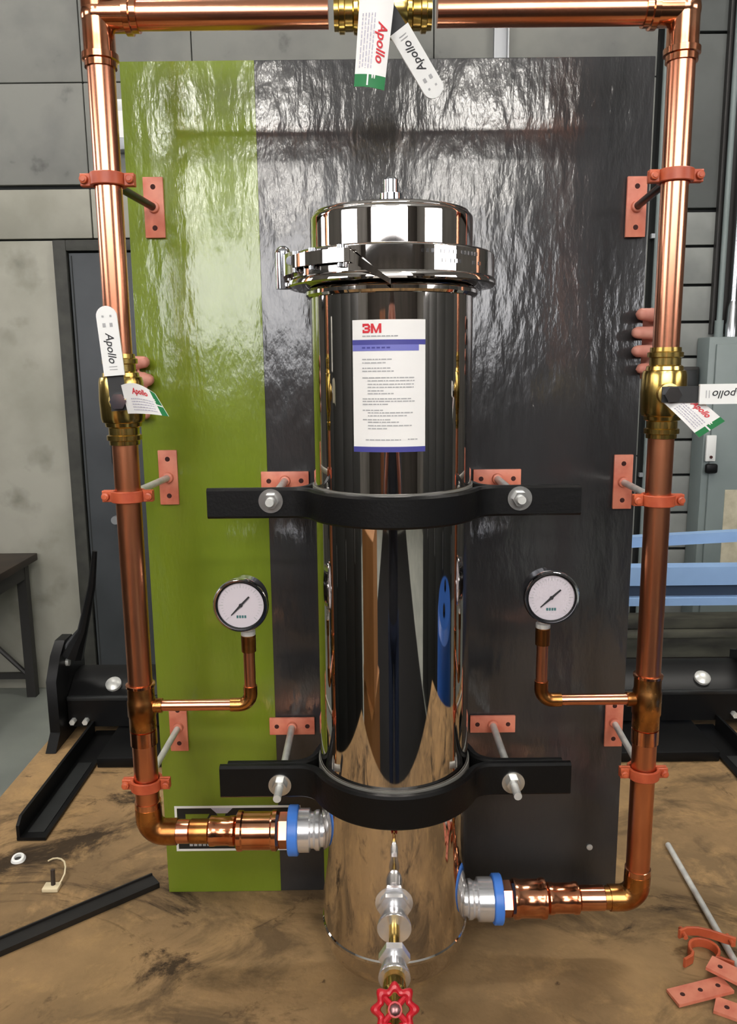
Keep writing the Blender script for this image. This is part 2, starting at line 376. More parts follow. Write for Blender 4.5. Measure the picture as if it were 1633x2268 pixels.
# blue pallet rack beams
o = thing('pallet_rack','light blue steel rack with two beams right of the panel','rack',(1.3,2.6,FZ))
def rbeam(za, zb, nm='beam'):
    p = [(.60,2.60,za),(.60,2.60,za+.026),(.60,2.62,za+.03),(.60,2.62,za+.066),(.60,2.60,za+.07),(.60,2.60,zb),(.60,2.66,zb),(.60,2.66,za)]
    return MB().prism(p,(1.5,0,0)).build(nm,'rack_blue',o)
b1 = rbeam(-.06,.072)
MB().box(.601,2.099,2.6185,2.6215,-.031,.007).build('groove_shade','rack_blue_shade',b1)  # shade in the beam recess, painted as a darker strip
rail = MB(); rail.prism([(.56,2.68,.106),(.56,2.68,.142),(.56,2.72,.142),(.56,2.72,.106)],(1.6,0,.075)); rail.build('rail','rack_blue',o)
for x in (.60,2.10):
    for y in (2.61,2.79): MB().bbox(x-.03,x+.03,y-.03 if y > 2.7 else y+.055-.04,y+.03 if y > 2.7 else y+.095,FZ,.30,.004).build('upright','rack_blue',o)
# timber lengths stored low on the wall
for k, (y, z, h, t, lab) in enumerate(((3.62,-.4695,.05,.1,'topmost weathered timber length stored under the blue rack'),(3.60,-.5015,.03,.14,'pale-edged timber length stored below the blue rack'),(3.62,-.604,.10,.13,'dark timber length stored lowest below the blue rack'))):
    tag_(MB().bbox(.75,2.4,y-t/2,y+t/2,z,z+h,.006).build('timber_length','olive_timber'), lab, 'timber', 'timber lengths under the rack')
o = thing('timber_trestle','dark steel trestle carrying timber lengths below the blue rack','trestle',(1.5,3.6,FZ))
MB().box(.8,2.3,3.52,3.72,-.66,-.605).build('top_bar','dark_metal',o)
for x in (.85,2.25):
    MB().box(x-.02,x+.02,3.55,3.60,FZ,-.66).build('leg','dark_metal',o); MB().box(x-.02,x+.02,3.65,3.70,FZ,-.66).build('leg','dark_metal',o)

# table at the far left
o = thing('work_table','dark brown table with steel legs against the plaster wall','table',(-2.3,3.5,FZ))
MB().bbox(-3.0,-1.615,3.12,3.84,-.175,-.14,.004).build('table_top','dark_wood',o)
for x in (-2.95,-1.67):
    for y in (3.18,3.78): MB().box(x-.022,x+.022,y-.022,y+.022,FZ,-.175).build('leg','dark_metal',o)
MB().box(-2.95,-1.67,3.76,3.80,-.25,-.175).build('apron','dark_metal',o); MB().box(-1.69,-1.65,3.2,3.77,-.25,-.175).build('apron','dark_metal',o)
MB().tube([(-2.05,3.78,-.36),(-1.69,3.78,-.74)],.012,n=8).build('brace','dark_metal',o)
MB().box(-2.95,-1.67,3.77,3.79,-.76,-.73).build('stretcher','dark_metal',o)

# ------------------------------------------------------------------ platform the rig stands on
o = thing('work_platform','stained brown plywood platform the filter rig stands on','platform',(.08,1.0,FZ))
MB().bbox(-.655,.92,.30,1.70,-.03,0,.003).build('top','plywood',o)
for x in (-.58,.84):
    for y in (.38,1.62): MB().box(x-.045,x+.045,y-.045,y+.045,FZ,-.13).build('leg','timber',o)
for y in (.38,1.62): MB().box(-.62,.88,y-.02,y+.02,-.13,-.03).build('rail','timber',o)
for x in (-.62,.88): MB().box(x-.02,x+.02,.41,1.59,-.13,-.03).build('rail','timber',o)

# black steel lift frame behind the panel
o = thing('lift_frame','black steel lift frame with two angle feet behind the panel','frame',(.08,1.55,0))
bp_ = [(-.615,1.545,.022),(-.615,1.545,.080),(-.615,1.552,.086),(-.615,1.60,.118),(-.615,1.64,.118),(-.615,1.64,.022)]
MB().prism(bp_,(1.39,0,0)).build('cross_beam','black_steel',o)
MB().bbox(-.615,.775,1.541,1.552,.078,.087,.002).build('beam_lip','black_steel_lighter',o)  # lighter strip along the front edge of the beam
MB().bbox(-.516,.656,1.412,1.645,.0005,.02,.002).build('base_plate','black_steel',o)
for s, xs_ in ((1,-.636),(-1,.776)):
    poly = [(1.47,-.0),(1.50,.03),(1.50,.135),(1.53,.178),(1.56,.20),(1.60,.20),(1.63,.14),(1.66,.13),(1.66,0)]
    pl = MB().prism([(xs_,y,z+.001) for y, z in poly],(.02,0,0)).build('side_plate','black_steel',o)
    MB().cyl((xs_+(.02 if s > 0 else 0),1.56,.155),(xs_+(.02 if s > 0 else 0)+s*.006,1.56,.155),.008,n=12).build('pin','zinc',pl)
    xa = xs_+.01
    if s > 0: MB().tube([(-.604,1.56,.17),(-.590,1.56,.20),(-.578,1.56,.222),(-.553,1.56,.315),(-.5425,1.56,.385)],[.024,.017,.0105,.0075,.005],n=10).build('arm','black_steel',o)
    lo_, hi_ = (-.566,-.520) if s > 0 else (.660,.706)
    ft = MB().prism([(lo_,1.175,.001),(hi_,1.175,.001),(hi_,1.56,.001),(lo_,1.56,.001)],(0,0,.005))
    xf = lo_ if s > 0 else hi_-.005
    ft.prism([(xf,1.176,.006),(xf,1.176,.026),(xf,1.19,.036),(xf,1.54,.036),(xf,1.54,.006)],(.005,0,0))
    fo = ft.build('angle_foot','black_steel',o)
    MB().box(lo_+.012,hi_-.008,1.19,1.42,.0062,.0072).build('lighter_strip','black_steel_lighter',fo)  # lighter strip along the inside of the foot
    bx_ = -.527 if s > 0 else .682
    MB().lathe([(0,.016),(.006,.016),(.011,.010),(.012,.004)],(bx_,1.572,.100),(0,-.56,.83),n=20).build('bolt','zinc',o)
    for dx in (0,.026): MB().hexn((xa+s*(.022+dx),1.547,.036),(xa+s*(.022+dx),1.532,.036),.006).build('bolt','zinc',o)

# ================================================================== the panel
YP = 1.044; PX0, PX1, PZ1 = -.291, .3485, 1.10; XS = -.131
o = thing('backing_panel','upright plywood panel painted charcoal with a lime green side stripe','panel',(.03,YP,0))
MB().bbox(PX0,PX1,YP,YP+.018,.0005,PZ1,.0012).build('board','panel_gray',o)
MB().bbox(PX0-.0004,XS,YP-.0008,YP+.0004,.0008,PZ1-.0006,.0003).build('green_stripe','panel_green',o)
lg = MB(); x0,x1,z0,z1 = -.277,-.100,.0655,.1345; b = .0032; y = YP-.0012
for bx in ((x0,x1,z0,z0+b),(x0,x1,z1-b,z1),(x0,x0+b,z0+b,z1-b),(x1-b,x1,z0+b,z1-b)): lg.box(bx[0],bx[1],y-.0004,y+.0003,bx[2],bx[3])
lgo = lg.build('logo_frame','paper',o,label='white outlined logo sticker')
D = MB()   # black letter D (with green counter), X-shaped second letter, black text strip
def poly_xz(m, pts, yy=None): m.prism([(px,(y-.0002) if yy is None else yy,pz) for px, pz in pts],(0,.0004,0))
poly_xz(D,[(-.2732,.0690),(-.262,.0690),(-.262,.131),(-.2732,.131)])
poly_xz(D,[(-.262,.1225),(-.228,.1225),(-.222,.131),(-.262,.131)]); poly_xz(D,[(-.262,.0690),(-.222,.0690),(-.222,.084),(-.262,.084)])
poly_xz(D,[(-.236,.084),(-.222,.084),(-.214,.100),(-.214,.112),(-.222,.131),(-.228,.1225),(-.232,.115)])
poly_xz(D,[(-.198,.131),(-.180,.131),(-.180,.069),(-.222,.069),(-.222,.084),(-.214,.100),(-.206,.121)])
poly_xz(D,[(-.180,.069),(-.1035,.069),(-.1035,.131),(-.180,.131)])
D.build('logo_letters','logo_black',lgo)
W = MB(); poly_xz(W,[(-.226,.1315),(-.195,.1315),(-.203,.1235),(-.218,.1235)],y-.0008); W.build('logo_notch','print_lilac',lgo)
T = MB()
for k in range(9): T.box(-.258+k*.0062,-.258+k*.0062+.0045,y-.001,y-.0006,.0735,.0775)
T.build('logo_small_print','print_gray',lgo)
MB().lathe([(0,.0045),(.0015,.004),(.002,.002)],(.309,YP,.064),(0,-1,0),n=14).build('screw','zinc',o)
MB().bbox(.052,.088,YP-.0022,YP-.0004,.852,.8555,.0004).build('paint_scar','panel_gray',o)

# ================================================================== the filter tank
Y0 = .91; XT = .0275; RT = .0885; XL = -.2735; XR = .3305
tk = thing('filter_tank','tall polished stainless steel filter tank clamped to the panel','filter tank',(XT,Y0,.01))
MB().lathe([(.010,.02),(.0115,.045),(.016,.064),(.024,.077),(.034,.0845),(.046,.0872),(.0575,.0876),(.0590,.0885),(.0605,.0900),(.0640,.0900),(.0655,.0885),(.0665,.0885),(.0680,.0885),(.30,RT),(.55,RT),(.805,RT),(.810,RT),(.812,RT)],(XT,Y0,0),(0,0,1),n=128).build('body','stainless',tk)
MB().lathe([(.811,RT-.002),(.812,.0915),(.8145,.0935),(.818,.0935),(.8205,.0915),(.822,.0885),(.829,.0885)],(XT,Y0,0),(0,0,1),n=128).build('collar','stainless',tk)
MB().lathe([(.853,.087),(.856,.0875),(.8568,.0875),(.870,.0875),(.8905,.0875),(.8915,.0875),(.8935,.0873),(.8950,.0866),(.8959,.0852),(.8966,.0842),(.8972,.0842),(.8992,.0830),(.9000,.0810),(.906,.05),(.909,.02),(.909,.004)],(XT,Y0,0),(0,0,1),n=128).build('lid','stainless',tk)
MB().lathe([(.908,.012),(.920,.012),(.921,.008),(.934,.008),(.937,.005)],(XT,Y0,0),(0,0,1),n=24).build('vent_plug','chrome',tk)
band = MB().lathe([(.822,.0895),(.8225,.1105),(.824,.1125),(.828,.1125),(.8295,.1115),(.8305,.1105),(.8312,.1105),(.8526,.1105),(.8535,.1105),(.8555,.109),(.8565,.106),(.857,.088)],(XT,Y0,0),(0,0,1),n=128,close=False).build('band_clamp','stainless',tk)
def cylp(a, r, z): return Vector((XT+r*math.sin(a), Y0-r*math.cos(a), z))   # a = 0 faces the camera
def arc_plate(a0, a1, r0, r1, zf0, zf1, n=14):
    m = MB(); vs = []; fs = []
    for i in range(n+1):
        t = i/n; a = a0+(a1-a0)*t
        for (r, z) in ((r0,zf0(t)),(r1,zf0(t)),(r1,zf1(t)),(r0,zf1(t))): vs.append(cylp(a,r,z))
    for i in range(n):
        for j in range(4): fs.append((i*4+j,i*4+(j+1)%4,(i+1)*4+(j+1)%4,(i+1)*4+j))
    fs += [(3,2,1,0),tuple(n*4+j for j in range(4))]
    return m.add(vs,fs)
lt = arc_plate(R_(-58),R_(-21),.1150,.1200,lambda t: .838,lambda t: .8505).build('latch_lever','stainless',band)
arc_plate(R_(-22),R_(-2),.1150,.1195,lambda t: .839-.023*t,lambda t: .8505-.0300*t).build('latch_tip','stainless',band)
for a in (-60,-45,-27):
    p = cylp(R_(a),.1135,.834); MB().cyl(p,p+Vector((0,0,.0205)),.0042,n=14).build('hinge_pin','chrome',band)
arc_plate(R_(-84),R_(-60),.109,.1175,lambda t: .8335,lambda t: .8545).build('trunnion','stainless',band)
tb = MB(); p0, p1 = cylp(R_(-96),.112,.846), cylp(R_(-62),.118,.846); tb.cyl(p0,p1,.0045,n=14); tb.build('tee_bolt','chrome',band)
m = MB(); q = cylp(R_(-90),.1145,.846); dq = (p1-p0).normalized(); m.hexn(q-dq*.012,q+dq*.004,.0115); m.build('bolt_nut','chrome',band)
m = MB(); q = cylp(R_(-84),.1165,.822); m.cyl(q,q+Vector((0,0,.036)),.0085,n=16); m.sphere(q+Vector((0,0,.036)),.0085,16); m.build('bolt_cap','chrome',band)
# raised lettering specks on the band
m = MB(); random.seed(3)
for row in range(2):
    for k in range(15):
        a = R_(14+k*2.6+row*.8); zc = .848-row*.0085; wd_ = R_(random.uniform(.5,1.0))
        if random.random() < .8:
            vs = [cylp(a-wd_,.1112,zc-.0018),cylp(a+wd_,.1112,zc-.0018),cylp(a+wd_,.1112,zc+.0018),cylp(a-wd_,.1112,zc+.0018)]
            vs += [cylp(a-wd_,.1103,zc-.0018),cylp(a+wd_,.1103,zc-.0018),cylp(a+wd_,.1103,zc+.0018),cylp(a-wd_,.1103,zc+.0018)]
            m.add(vs,[(0,1,2,3),(0,1,5,4),(1,2,6,5),(2,3,7,6),(3,0,4,7)])
m.build('embossing','chrome',band)

# label on the tank
TC = -.065
def lab_pt(x, z, lift): return cylp(TC + x/RT, RT+lift, z)
def lab_patch(x0,x1,z0,z1,lift,n=16):
    m = MB(); vs = []; fs = []
    for i in range(n+1):
        x = x0+(x1-x0)*i/n; vs += [lab_pt(x,z0,lift),lab_pt(x,z1,lift)]
    for i in range(n): fs.append((2*i,2*i+2,2*i+3,2*i+1))
    return m.add(vs,fs)
lab = lab_patch(-.0375,.0375,.653,.785,.0004).build('label','paper',tk,label='white product label with blue stripes')
lab_patch(-.0375,.0375,.653,.6585,.0007).build('blue_border','label_blue',lab)
lab_patch(-.0375,.0375,.7605,.7655,.0007).build('blue_stripe','label_blue',lab)
lab_patch(-.0372,.0305,.7545,.7605,.0007).build('pale_blue_stripe','label_blue2',lab)
def lab_text(s, cx, cz, size, mt, name, shear=0, off=0, sx=1.0):
    vs, fs = text_geo(s,size,shear,off); m = MB(); m.add([lab_pt(cx+v.x*sx,cz+v.y,.0009) for v in vs],fs); return m.build(name,mt,lab,smooth=0)
def lab_polys(polys, mt, name):
    m = MB()
    for P_ in polys: m.add([lab_pt(px,pz,.0009) for px, pz in P_],[tuple(range(len(P_)))])
    return m.build(name,mt,lab,smooth=0)
_x, _z, _h = -.0262, .7720, .0092
three = [[(_x,_z),(_x+.0062,_z),(_x+.0080,_z+.0022),(_x,_z+.0022)],[(_x+.0022,_z+.0036),(_x+.0066,_z+.0036),(_x+.0066,_z+.0056),(_x+.0022,_z+.0056)],[(_x,_z+_h-.0022),(_x+.0080,_z+_h-.0022),(_x+.0062,_z+_h),(_x,_z+_h)],
         [(_x+.0056,_z+.0022),(_x+.0080,_z+.0022),(_x+.0080,_z+.0040),(_x+.0068,_z+.0046),(_x+.0056,_z+.0046)],[(_x+.0056,_z+.0046),(_x+.0068,_z+.0046),(_x+.0080,_z+.0052),(_x+.0080,_z+_h-.0022),(_x+.0056,_z+_h-.0022)],
         [(_x,_z+.0022),(_x+.0020,_z+.0022),(_x+.0020,_z+.0032),(_x,_z+.0032)],[(_x,_z+_h-.0032),(_x+.0020,_z+_h-.0032),(_x+.0020,_z+_h-.0022),(_x,_z+_h-.0022)]]
_m = _x+.0086
em = [[(_m,_z),(_m+.0024,_z),(_m+.0024,_z+_h),(_m,_z+_h)],[(_m+.0082,_z),(_m+.0106,_z),(_m+.0106,_z+_h),(_m+.0082,_z+_h)],[(_m+.0024,_z+_h),(_m+.0024,_z+_h-.0042),(_m+.0045,_z),(_m+.0053,_z+.0024)],[(_m+.0082,_z+_h),(_m+.0053,_z+.0024),(_m+.0061,_z),(_m+.0082,_z+_h-.0042)],[(_m+.0045,_z),(_m+.0061,_z),(_m+.0053,_z+.0024)]]
lab_polys(three+em,'print_red','printed_mark')
pr = MB(); random.seed(11)
def line(x0, x1, z, h=.0011):
    x = x0
    while x < x1-.001:
        ww = min(random.uniform(.0015,.006),x1-x); q = lab_patch(x,x+ww,z-h/2,z+h/2,.0008,2); pr.add(q.v,q.f); x += ww+.0007
line(-.0265,.010,.7690,.0012)
for (x0,x1,z) in ((-.0270,.004,.7462),(-.0270,-.003,.7428),(-.0270,.003,.7375),(-.0270,.005,.7345),(-.0270,.026,.7280),(-.0215,.026,.7250),(-.0215,.026,.7215),(-.0215,.025,.7185),(-.0215,-.004,.7150),(-.0215,.006,.7122),
                  (-.0270,.024,.7070),(-.0270,.026,.7045),(-.0270,-.001,.7015),(-.0270,-.006,.6955),(-.0215,.025,.6930),(-.0215,.018,.6900),(-.0270,.002,.6860),(-.0215,.010,.6835),(-.0215,.023,.6800),(-.0215,-.002,.6770),(-.0240,.012,.6655),(.019,.029,.6660)): line(x0,x1,z)
pro = pr.build('print_lines','print_gray',lab,smooth=0); pro['kind'] = 'stuff'
q = MB(); random.seed(5)
for k in range(6): a = lab_patch(-.027+k*.005,-.0235+k*.005,.7568,.7585,.0009,2); q.add(a.v,a.f)
q.build('stripe_print','label_blue',lab,smooth=0)

# side ports: chrome union, blue ring, copper adapter chain down to pipe size
def port(s, z, xr, label):
    # s=-1 left, +1 right ; chrome neck is part of the tank, the rest belongs to the riser
    x0 = XT+s*.080
    c = MB().lathe([(0,.020),(.010,.020),(.012,.024),(.016,.024),(.019,.0215),(.022,.0215),(.024,.026),(.042,.026),(.043,.024)],(x0,Y0,z),(s,0,0),n=40)
    pc = c.build('port_union','nickel',tk)
    return pc
port(-1,.178,XL,''); port(1,.081,XR,'')

# drain: chrome fittings, brass nipple, brass boiler drain, red hand wheel
DZ = .140; dv = thing('drain_valve','brass drain valve with red hand wheel low on the tank front','valve',(XT-.003,.82,DZ))
DX = XT-.003; ax = Vector((-.03,-1,-.06)).normalized()
def dpt(t): return Vector((DX,.826,DZ))+ax*t
def dl(prof, name, mt, n=28): return MB().lathe([(t,r) for t, r in prof],dpt(0),ax,n).build(name,mt,dv)
dl([(0,.0215),(.003,.0215),(.004,.017),(.008,.016)],'flange','nickel')
m = MB(); m.hexn(dpt(.008),dpt(.014),.0190); m.build('union_nut','nickel',dv)
dl([(.014,.010),(.022,.010),(.024,.0145),(.036,.0180),(.042,.0190),(.0432,.0185),(.0420,.012),(.041,.006)],'coupling','nickel')
dl([(.040,.0060),(.083,.0060)],'nipple','brass')
m = MB(); m.hexn(dpt(.078),dpt(.086),.0165); m.build('union_nut','nickel',dv)
dl([(.086,.009),(.092,.009),(.094,.013),(.105,.0158),(.110,.0165),(.1112,.0160),(.110,.011),(.109,.006)],'coupling','nickel')
dl([(.108,.0110),(.120,.0118),(.128,.0118),(.131,.0085),(.150,.008)],'valve_body','brass')
sp = dpt(.128); wa = Vector((0,-.78,.62)).normalized(); ws = dpt(.146)
MB().tube([sp,sp+Vector((0,-.010,-.014)),sp+Vector((0,-.014,-.034))],[.0075,.0075,.0085],n=16).build('spout','brass',dv)
wc = ws+wa*.016
MB().cyl(ws-wa*.004,wc,.0048,n=14).build('stem','brass',dv)
wm = MB(); nn, uu, ww = frame(wa); vs = []; fs = []; NW = 64; MW = 10
for i in range(NW):
    a = 2*math.pi*i/NW; Rw = .0165+.0020*math.cos(8*a); e = uu*math.cos(a)+ww*math.sin(a); rr = .0042+.0008*math.cos(8*a)
    for j in range(MW):
        bb = 2*math.pi*j/MW; vs.append(wc+e*(Rw+rr*math.cos(bb))+nn*rr*math.sin(bb))
for i in range(NW):
    for j in range(MW): fs.append((i*MW+j,((i+1)%NW)*MW+j,((i+1)%NW)*MW+(j+1)%MW,i*MW+(j+1)%MW))
wm.add(vs,fs)
for k in range(4):
    a = math.pi/4+k*math.pi/2; e = uu*math.cos(a)+ww*math.sin(a); wm.tube([wc+e*.004,wc+e*.016],.003,n=8)
wm.lathe([(-.004,.0068),(.004,.0068)],wc,wa,20)
wh = wm.build('hand_wheel','wheel_red',dv)
MB().lathe([(.004,.0055),(.007,.005),(.008,.003)],wc,wa,8).build('wheel_screw','wheel_hub',wh)

# ================================================================== tank clamps (saddle clamps on rods)
def plate(x, z, horiz, parent):
    hx, hz = (.031,.0122) if horiz else (.0122,.0355)
    p = MB().bbox(x-hx,x+hx,YP-.0052,YP-.0009,z-hz,z+hz,.0007).build('wall_plate','plate_copper',parent)
    for s in (-1,1):
        cx, cz = (x+s*.021,z) if horiz else (x,z+s*.024)
        MB().lathe([(0,.0032),(.0007,.0028)],(cx,YP-.0052,cz),(0,-1,0),12).build('screw_hole','hole',p)
    MB().lathe([(0,.0072),(.005,.0065),(.0055,.0055)],(x,YP-.0052,z),(0,-1,0),18).build('rod_socket','plate_copper',p)
def tank_clamp(zc, h, zr, tip, label):
    o = thing('tank_clamp',label,'clamp',(XT,Y0,zr),'black clamps holding the tank')
    EX = .2075; ye = .8875
    def path(sgn):
        Rm = RT+.0072; dy = .0225 if sgn > 0 else -.0105; pts = []; EX = .2075 if sgn > 0 else .200
        xa = -math.sqrt(Rm*Rm-dy*dy); fr_ = .030
        # straight ear, fillet tangent to ear line and the arc
        yc = -dy-fr_; xc = -math.sqrt((Rm+fr_)**2-yc**2)       # fillet centre (outside the arc, in front)
        pts += [(-EX,-dy),(-EX+.05,-dy),(xc-.004,-dy)]
        a_end = math.atan2(-yc,-xc)
        for k in range(9):
            a = math.pi/2+(a_end-math.pi/2)*k/8; pts.append((xc+fr_*math.cos(a), yc+fr_*math.sin(a)))
        a0 = math.atan2(yc,xc); a1 = -math.pi-a0
        a0 = math.atan2(yc,xc); n = 48
        for k in range(1,n):
            a = a0+( (-math.pi-a0) - a0)*k/n if False else a0+((math.pi*-1-a0)-a0)*k/n
            pts.append((Rm*math.cos(a),Rm*math.sin(a)))
        left = [p for p in pts]
        full = left+[(-x,yy) for x, yy in reversed(left[:12])]
        return [(XT+.001+x, Y0+sgn*yy) for x, yy in full]
    for sgn, nm in ((1,'front_band'),(-1,'rear_band')):
        MB().sweep_band(path(sgn),zc-h/2,zc+h/2-(0 if sgn > 0 else .002),.0105,.0026).build(nm,'black_rubber',o)
    MB().lathe([(zc-h/2-.0006,RT+.0004),(zc-h/2-.0006,RT+.0019),(zc+h/2+.0012,RT+.0019),(zc+h/2+.0012,RT+.0004)],(XT,Y0,0),(0,0,1),96,close=False).build('liner','liner',o)
    for s, xr in ((-1,-.108),(1,.1675)):
        rd = MB().cyl((xr,YP-.0055,zr),(xr,tip,zr),.0046,n=18).build('threaded_rod','zinc',o)
        MB().lathe([(0,.0135),(.0018,.0135)],(xr,.8822,zr),(0,-1,0),28).build('washer','zinc_bolt',o)
        MB().hexn((xr,.8804,zr),(xr,.8735,zr),.0088).build('nut','zinc_bolt',o)
        plate(xr,zr,True,o)
tank_clamp(.591,.034,.594,.868,'upper black clamp around the tank just below the label')
tank_clamp(.2570,.040,.2540,.850,'lower black clamp around the tank above the blue-ringed ports')

# ================================================================== copper piping
def elbow(c, d0, d1, R, n=10):
    # path of a quarter bend: corner c, incoming direction d0, outgoing d1
    c, d0, d1 = Vector(c), Vector(d0), Vector(d1); ctr = c-d0*R+d1*R
    return [ctr + (-d1*math.cos(math.pi/2*k/n)+d0*math.sin(math.pi/2*k/n))*R for k in range(n+1)]
PR = .0143
def vpipe(x, z0, z1, parent, mt, name='pipe', r=PR): return MB().cyl((x,Y0,z0),(x,Y0,z1),r,n=36).build(name,mt,parent)
def sleeve(x, z0, z1, parent, mt, r=.0163, name='coupling'):
    return MB().lathe([(z0,PR),(z0+.0006,r),(z1-.0006,r),(z1,PR)],(x,Y0,0),(0,0,1),36).build(name,mt,parent)
def riser(x, s, label, zv, zt, zb, zchain, xg, zg):
    # s = direction (+1/-1) towards the tank
    o = thing('copper_riser',label,'pipe',(x,Y0,zchain),'copper risers beside the tank')
    vpipe(x,zv+.040,1.075,o,'copper'); vpipe(x,zt[1]-.004,zv-.040,o,'copper_aged'); vpipe(x,zchain+.03,zt[0]+.004,o,'copper_aged')
    # gauge tee
    te = MB().lathe([(zt[0],PR),(zt[0],.0158),(zt[0]+.016,.0158),(zt[0]+.018,.0168),(zt[1]-.018,.0168),(zt[1]-.016,.0158),(zt[1],.0158),(zt[1],PR)],(x,Y0,0),(0,0,1),36)
    zb_ = zb; te.lathe([(0,.0085),(.018,.0085),(.0205,.0088),(.0245,.0088)],(x,Y0,zb_),(s,0,0),24)
    te.build('gauge_tee','copper_heat',o)
    MB().lathe([(zt[1]-.001,.0150),(zt[1],.0172),(zt[1]+.003,.0172),(zt[1]+.004,.0150)],(x,Y0,0),(0,0,1),36).build('solder_ring','copper_fit',o)
    sleeve(x,zt[0]-.020,zt[0]-.001,o,'copper_fit',.0158)
    # branch to the gauge
    br = .0068; e0 = xg
    MB().cyl((x+s*.022,Y0,zb_),(e0-s*.018,Y0,zb_),br,n=24).build('branch_pipe','copper',o)
    el = elbow((e0,Y0,zb_),(s,0,0),(0,0,1),.014)
    MB().tube([(e0-s*.024,Y0,zb_)]+el+[(e0,Y0,zb_+.024)],.0082,n=24).build('branch_elbow','copper_heat',o)
    MB().cyl((e0,Y0,zb_+.022),(e0,Y0,zg-.060),br,n=24).build('branch_riser','copper_aged',o)
    MB().lathe([(zg-.062,br),(zg-.0615,.0086),(zg-.042,.0088),(zg-.041,.0078)],(e0,Y0,0),(0,0,1),24).build('gauge_adapter','copper_heat',o)
    # bottom elbow and adapter chain
    el = elbow((x,Y0,zchain),(0,0,-1),(s,0,0),.020)
    MB().tube([(x,Y0,zchain+.034)]+el+[(x+s*.034,Y0,zchain)],.0160,n=32).build('bottom_elbow','copper_heat',o)
    sleeve(x,zchain+.030,zchain+.042,o,'copper_fit',.0157,'solder_ring')
    return o
def chain(o, x, s, z, segs):
    for (x0, x1, prof, nm, mt, n) in segs:
        MB().lathe([(t,r) for t, r in prof(abs(x1-x0))],(x0,Y0,z),(s,0,0),n).build(nm,mt,o)
cylf = lambda r: (lambda L: [(0,r-.0012),(.0012,r),(L-.0012,r),(L,r-.0012)])
stepf = lambda r, rb: (lambda L: [(0,r-.002),(.002,rb),(.007,rb),(.009,r),(L-.010,r),(L-.008,rb),(L-.003,rb),(L,r-.002)])
left = riser(XL,1,'copper riser at the green edge with its foot going into the tank',.7055,(.314,.368),.343,.178,-.1430,.4714)
chain(left,XL,1,.178,[(-.242,-.2235,cylf(PR),'stub_pipe','copper',36),(-.2237,-.200,cylf(.0147),'adapter_collar','copper_heat',36),(-.2005,-.1660,stepf(.0172,.0180),'reducer','copper_fit',40),
    (-.1665,-.1140,stepf(.0225,.0240),'coupling','copper_fit',44),(-.1145,-.1025,cylf(.0215),'hex_nut','copper_fit',6),(-.1025,-.0900,cylf(.0300),'blue_ring','blue_ring',48)])
right = riser(XR,-1,'copper riser at the charcoal edge with its foot going into the tank',.7065,(.309,.373),.345,.081,.2037,.4760)
chain(right,XR,-1,.081,[(.299,.288,cylf(PR),'stub_pipe','copper_heat',36),(.290,.258,cylf(.0152),'adapter_collar','copper_fit',36),(.2585,.2170,stepf(.0180,.0192),'reducer','copper_fit',40),
    (.2175,.1735,stepf(.0228,.0242),'coupling','copper_fit',44),(.1740,.1615,cylf(.0215),'hex_nut','copper_fit',6),(.1615,.1500,cylf(.0300),'blue_ring','blue_ring',48)])
# top bypass line with the two tees
ZT = 1.097
o = thing('copper_bypass','horizontal copper bypass line running above the panel','pipe',(.03,Y0,ZT))
for (x0, x1) in ((XL+.034,-.036),(.076,XR-.034)): MB().cyl((x0,Y0,ZT),(x1,Y0,ZT),PR,n=36).build('pipe','copper',o)
def press_end(prof_dir, c, L0, L1, m):
    m.lathe([(L0,.0163),(L1-.014,.0163),(L1-.013,.0188),(L1-.007,.0188),(L1-.006,.0165),(L1,.0165),(L1,PR)],c,prof_dir,36)
for x, s in ((XL,1),(XR,-1)):
    m = MB(); press_end((0,0,-1),(x,Y0,ZT),-.004,.050,m); press_end((s,0,0),(x,Y0,ZT),-.004,.042,m)
    press_end((0,0,1),(x,Y0,ZT),-.004,.05,m); m.sphere((x,Y0,ZT),.0172,24)
    m.build('press_tee','copper_fit',o)
    MB().cyl((x,Y0,ZT+.03),(x,Y0,ZT+.30),PR,n=36).build('riser_stub','copper',o)

# ------------------------------------------------------------------ pipe hangers
def hanger(x, z, px, pz, dark, label):
    o = thing('pipe_hanger',label,'pipe hanger',(x,Y0,z),'copper coloured hangers on the risers')
    h = .0065
    for s, nm in ((-1,'front_half'),(1,'rear_half')):
        m = MB(); n = 20; vs = []; fs = []
        pts = [(-.0285,s*.0028),(-.0185,s*.0028)]
        for k in range(n+1):
            a = math.pi - math.pi*k/n; pts.append((.0166*math.cos(a), s*(.0028+.0146*math.sin(a)) ))
        pts += [(.0185,s*.0028),(.0285,s*.0028)]
        m.sweep_band([(x+a,Y0+b) for a, b in pts],z-h,z+h,.0036,.0008).build(nm,'hanger',o)
    for s in (-1,1):
        m = MB(); m.cyl((x+s*.0243,Y0-.010,z),(x+s*.0243,Y0+.010,z),.0026,n=10).lathe([(0,.0048),(.003,.0042),(.004,.002)],(x+s*.0243,Y0-.0055,z),(0,-1,0),14); m.build('ear_bolt','hanger',o)
    MB().lathe([(0,.0075),(.009,.0065)],(x,Y0+.0185,z),(0,1,0),16).build('rod_boss','hanger',o)
    MB().cyl((x,Y0+.020,z),(px,YP-.005,pz),.0042 if not dark else .0046,n=16).build('threaded_rod','rod_shaded' if dark else 'zinc',o)  # topmost rods get the colour with shade painted in
    plate(px,pz,False,o)
hanger(XL,.937,-.2585,.933,True,'topmost hanger on the riser beside the green stripe')
hanger(XL,.597,-.2590,.600,False,'middle hanger on the riser beside the green stripe')
hanger(XL,.243,-.2640,.255,False,'lowest hanger on the riser beside the green stripe')
hanger(XR,.935,.3320,.928,True,'topmost hanger on the riser beside the charcoal edge')
hanger(XR,.586,.3310,.588,False,'middle hanger on the riser beside the charcoal edge')
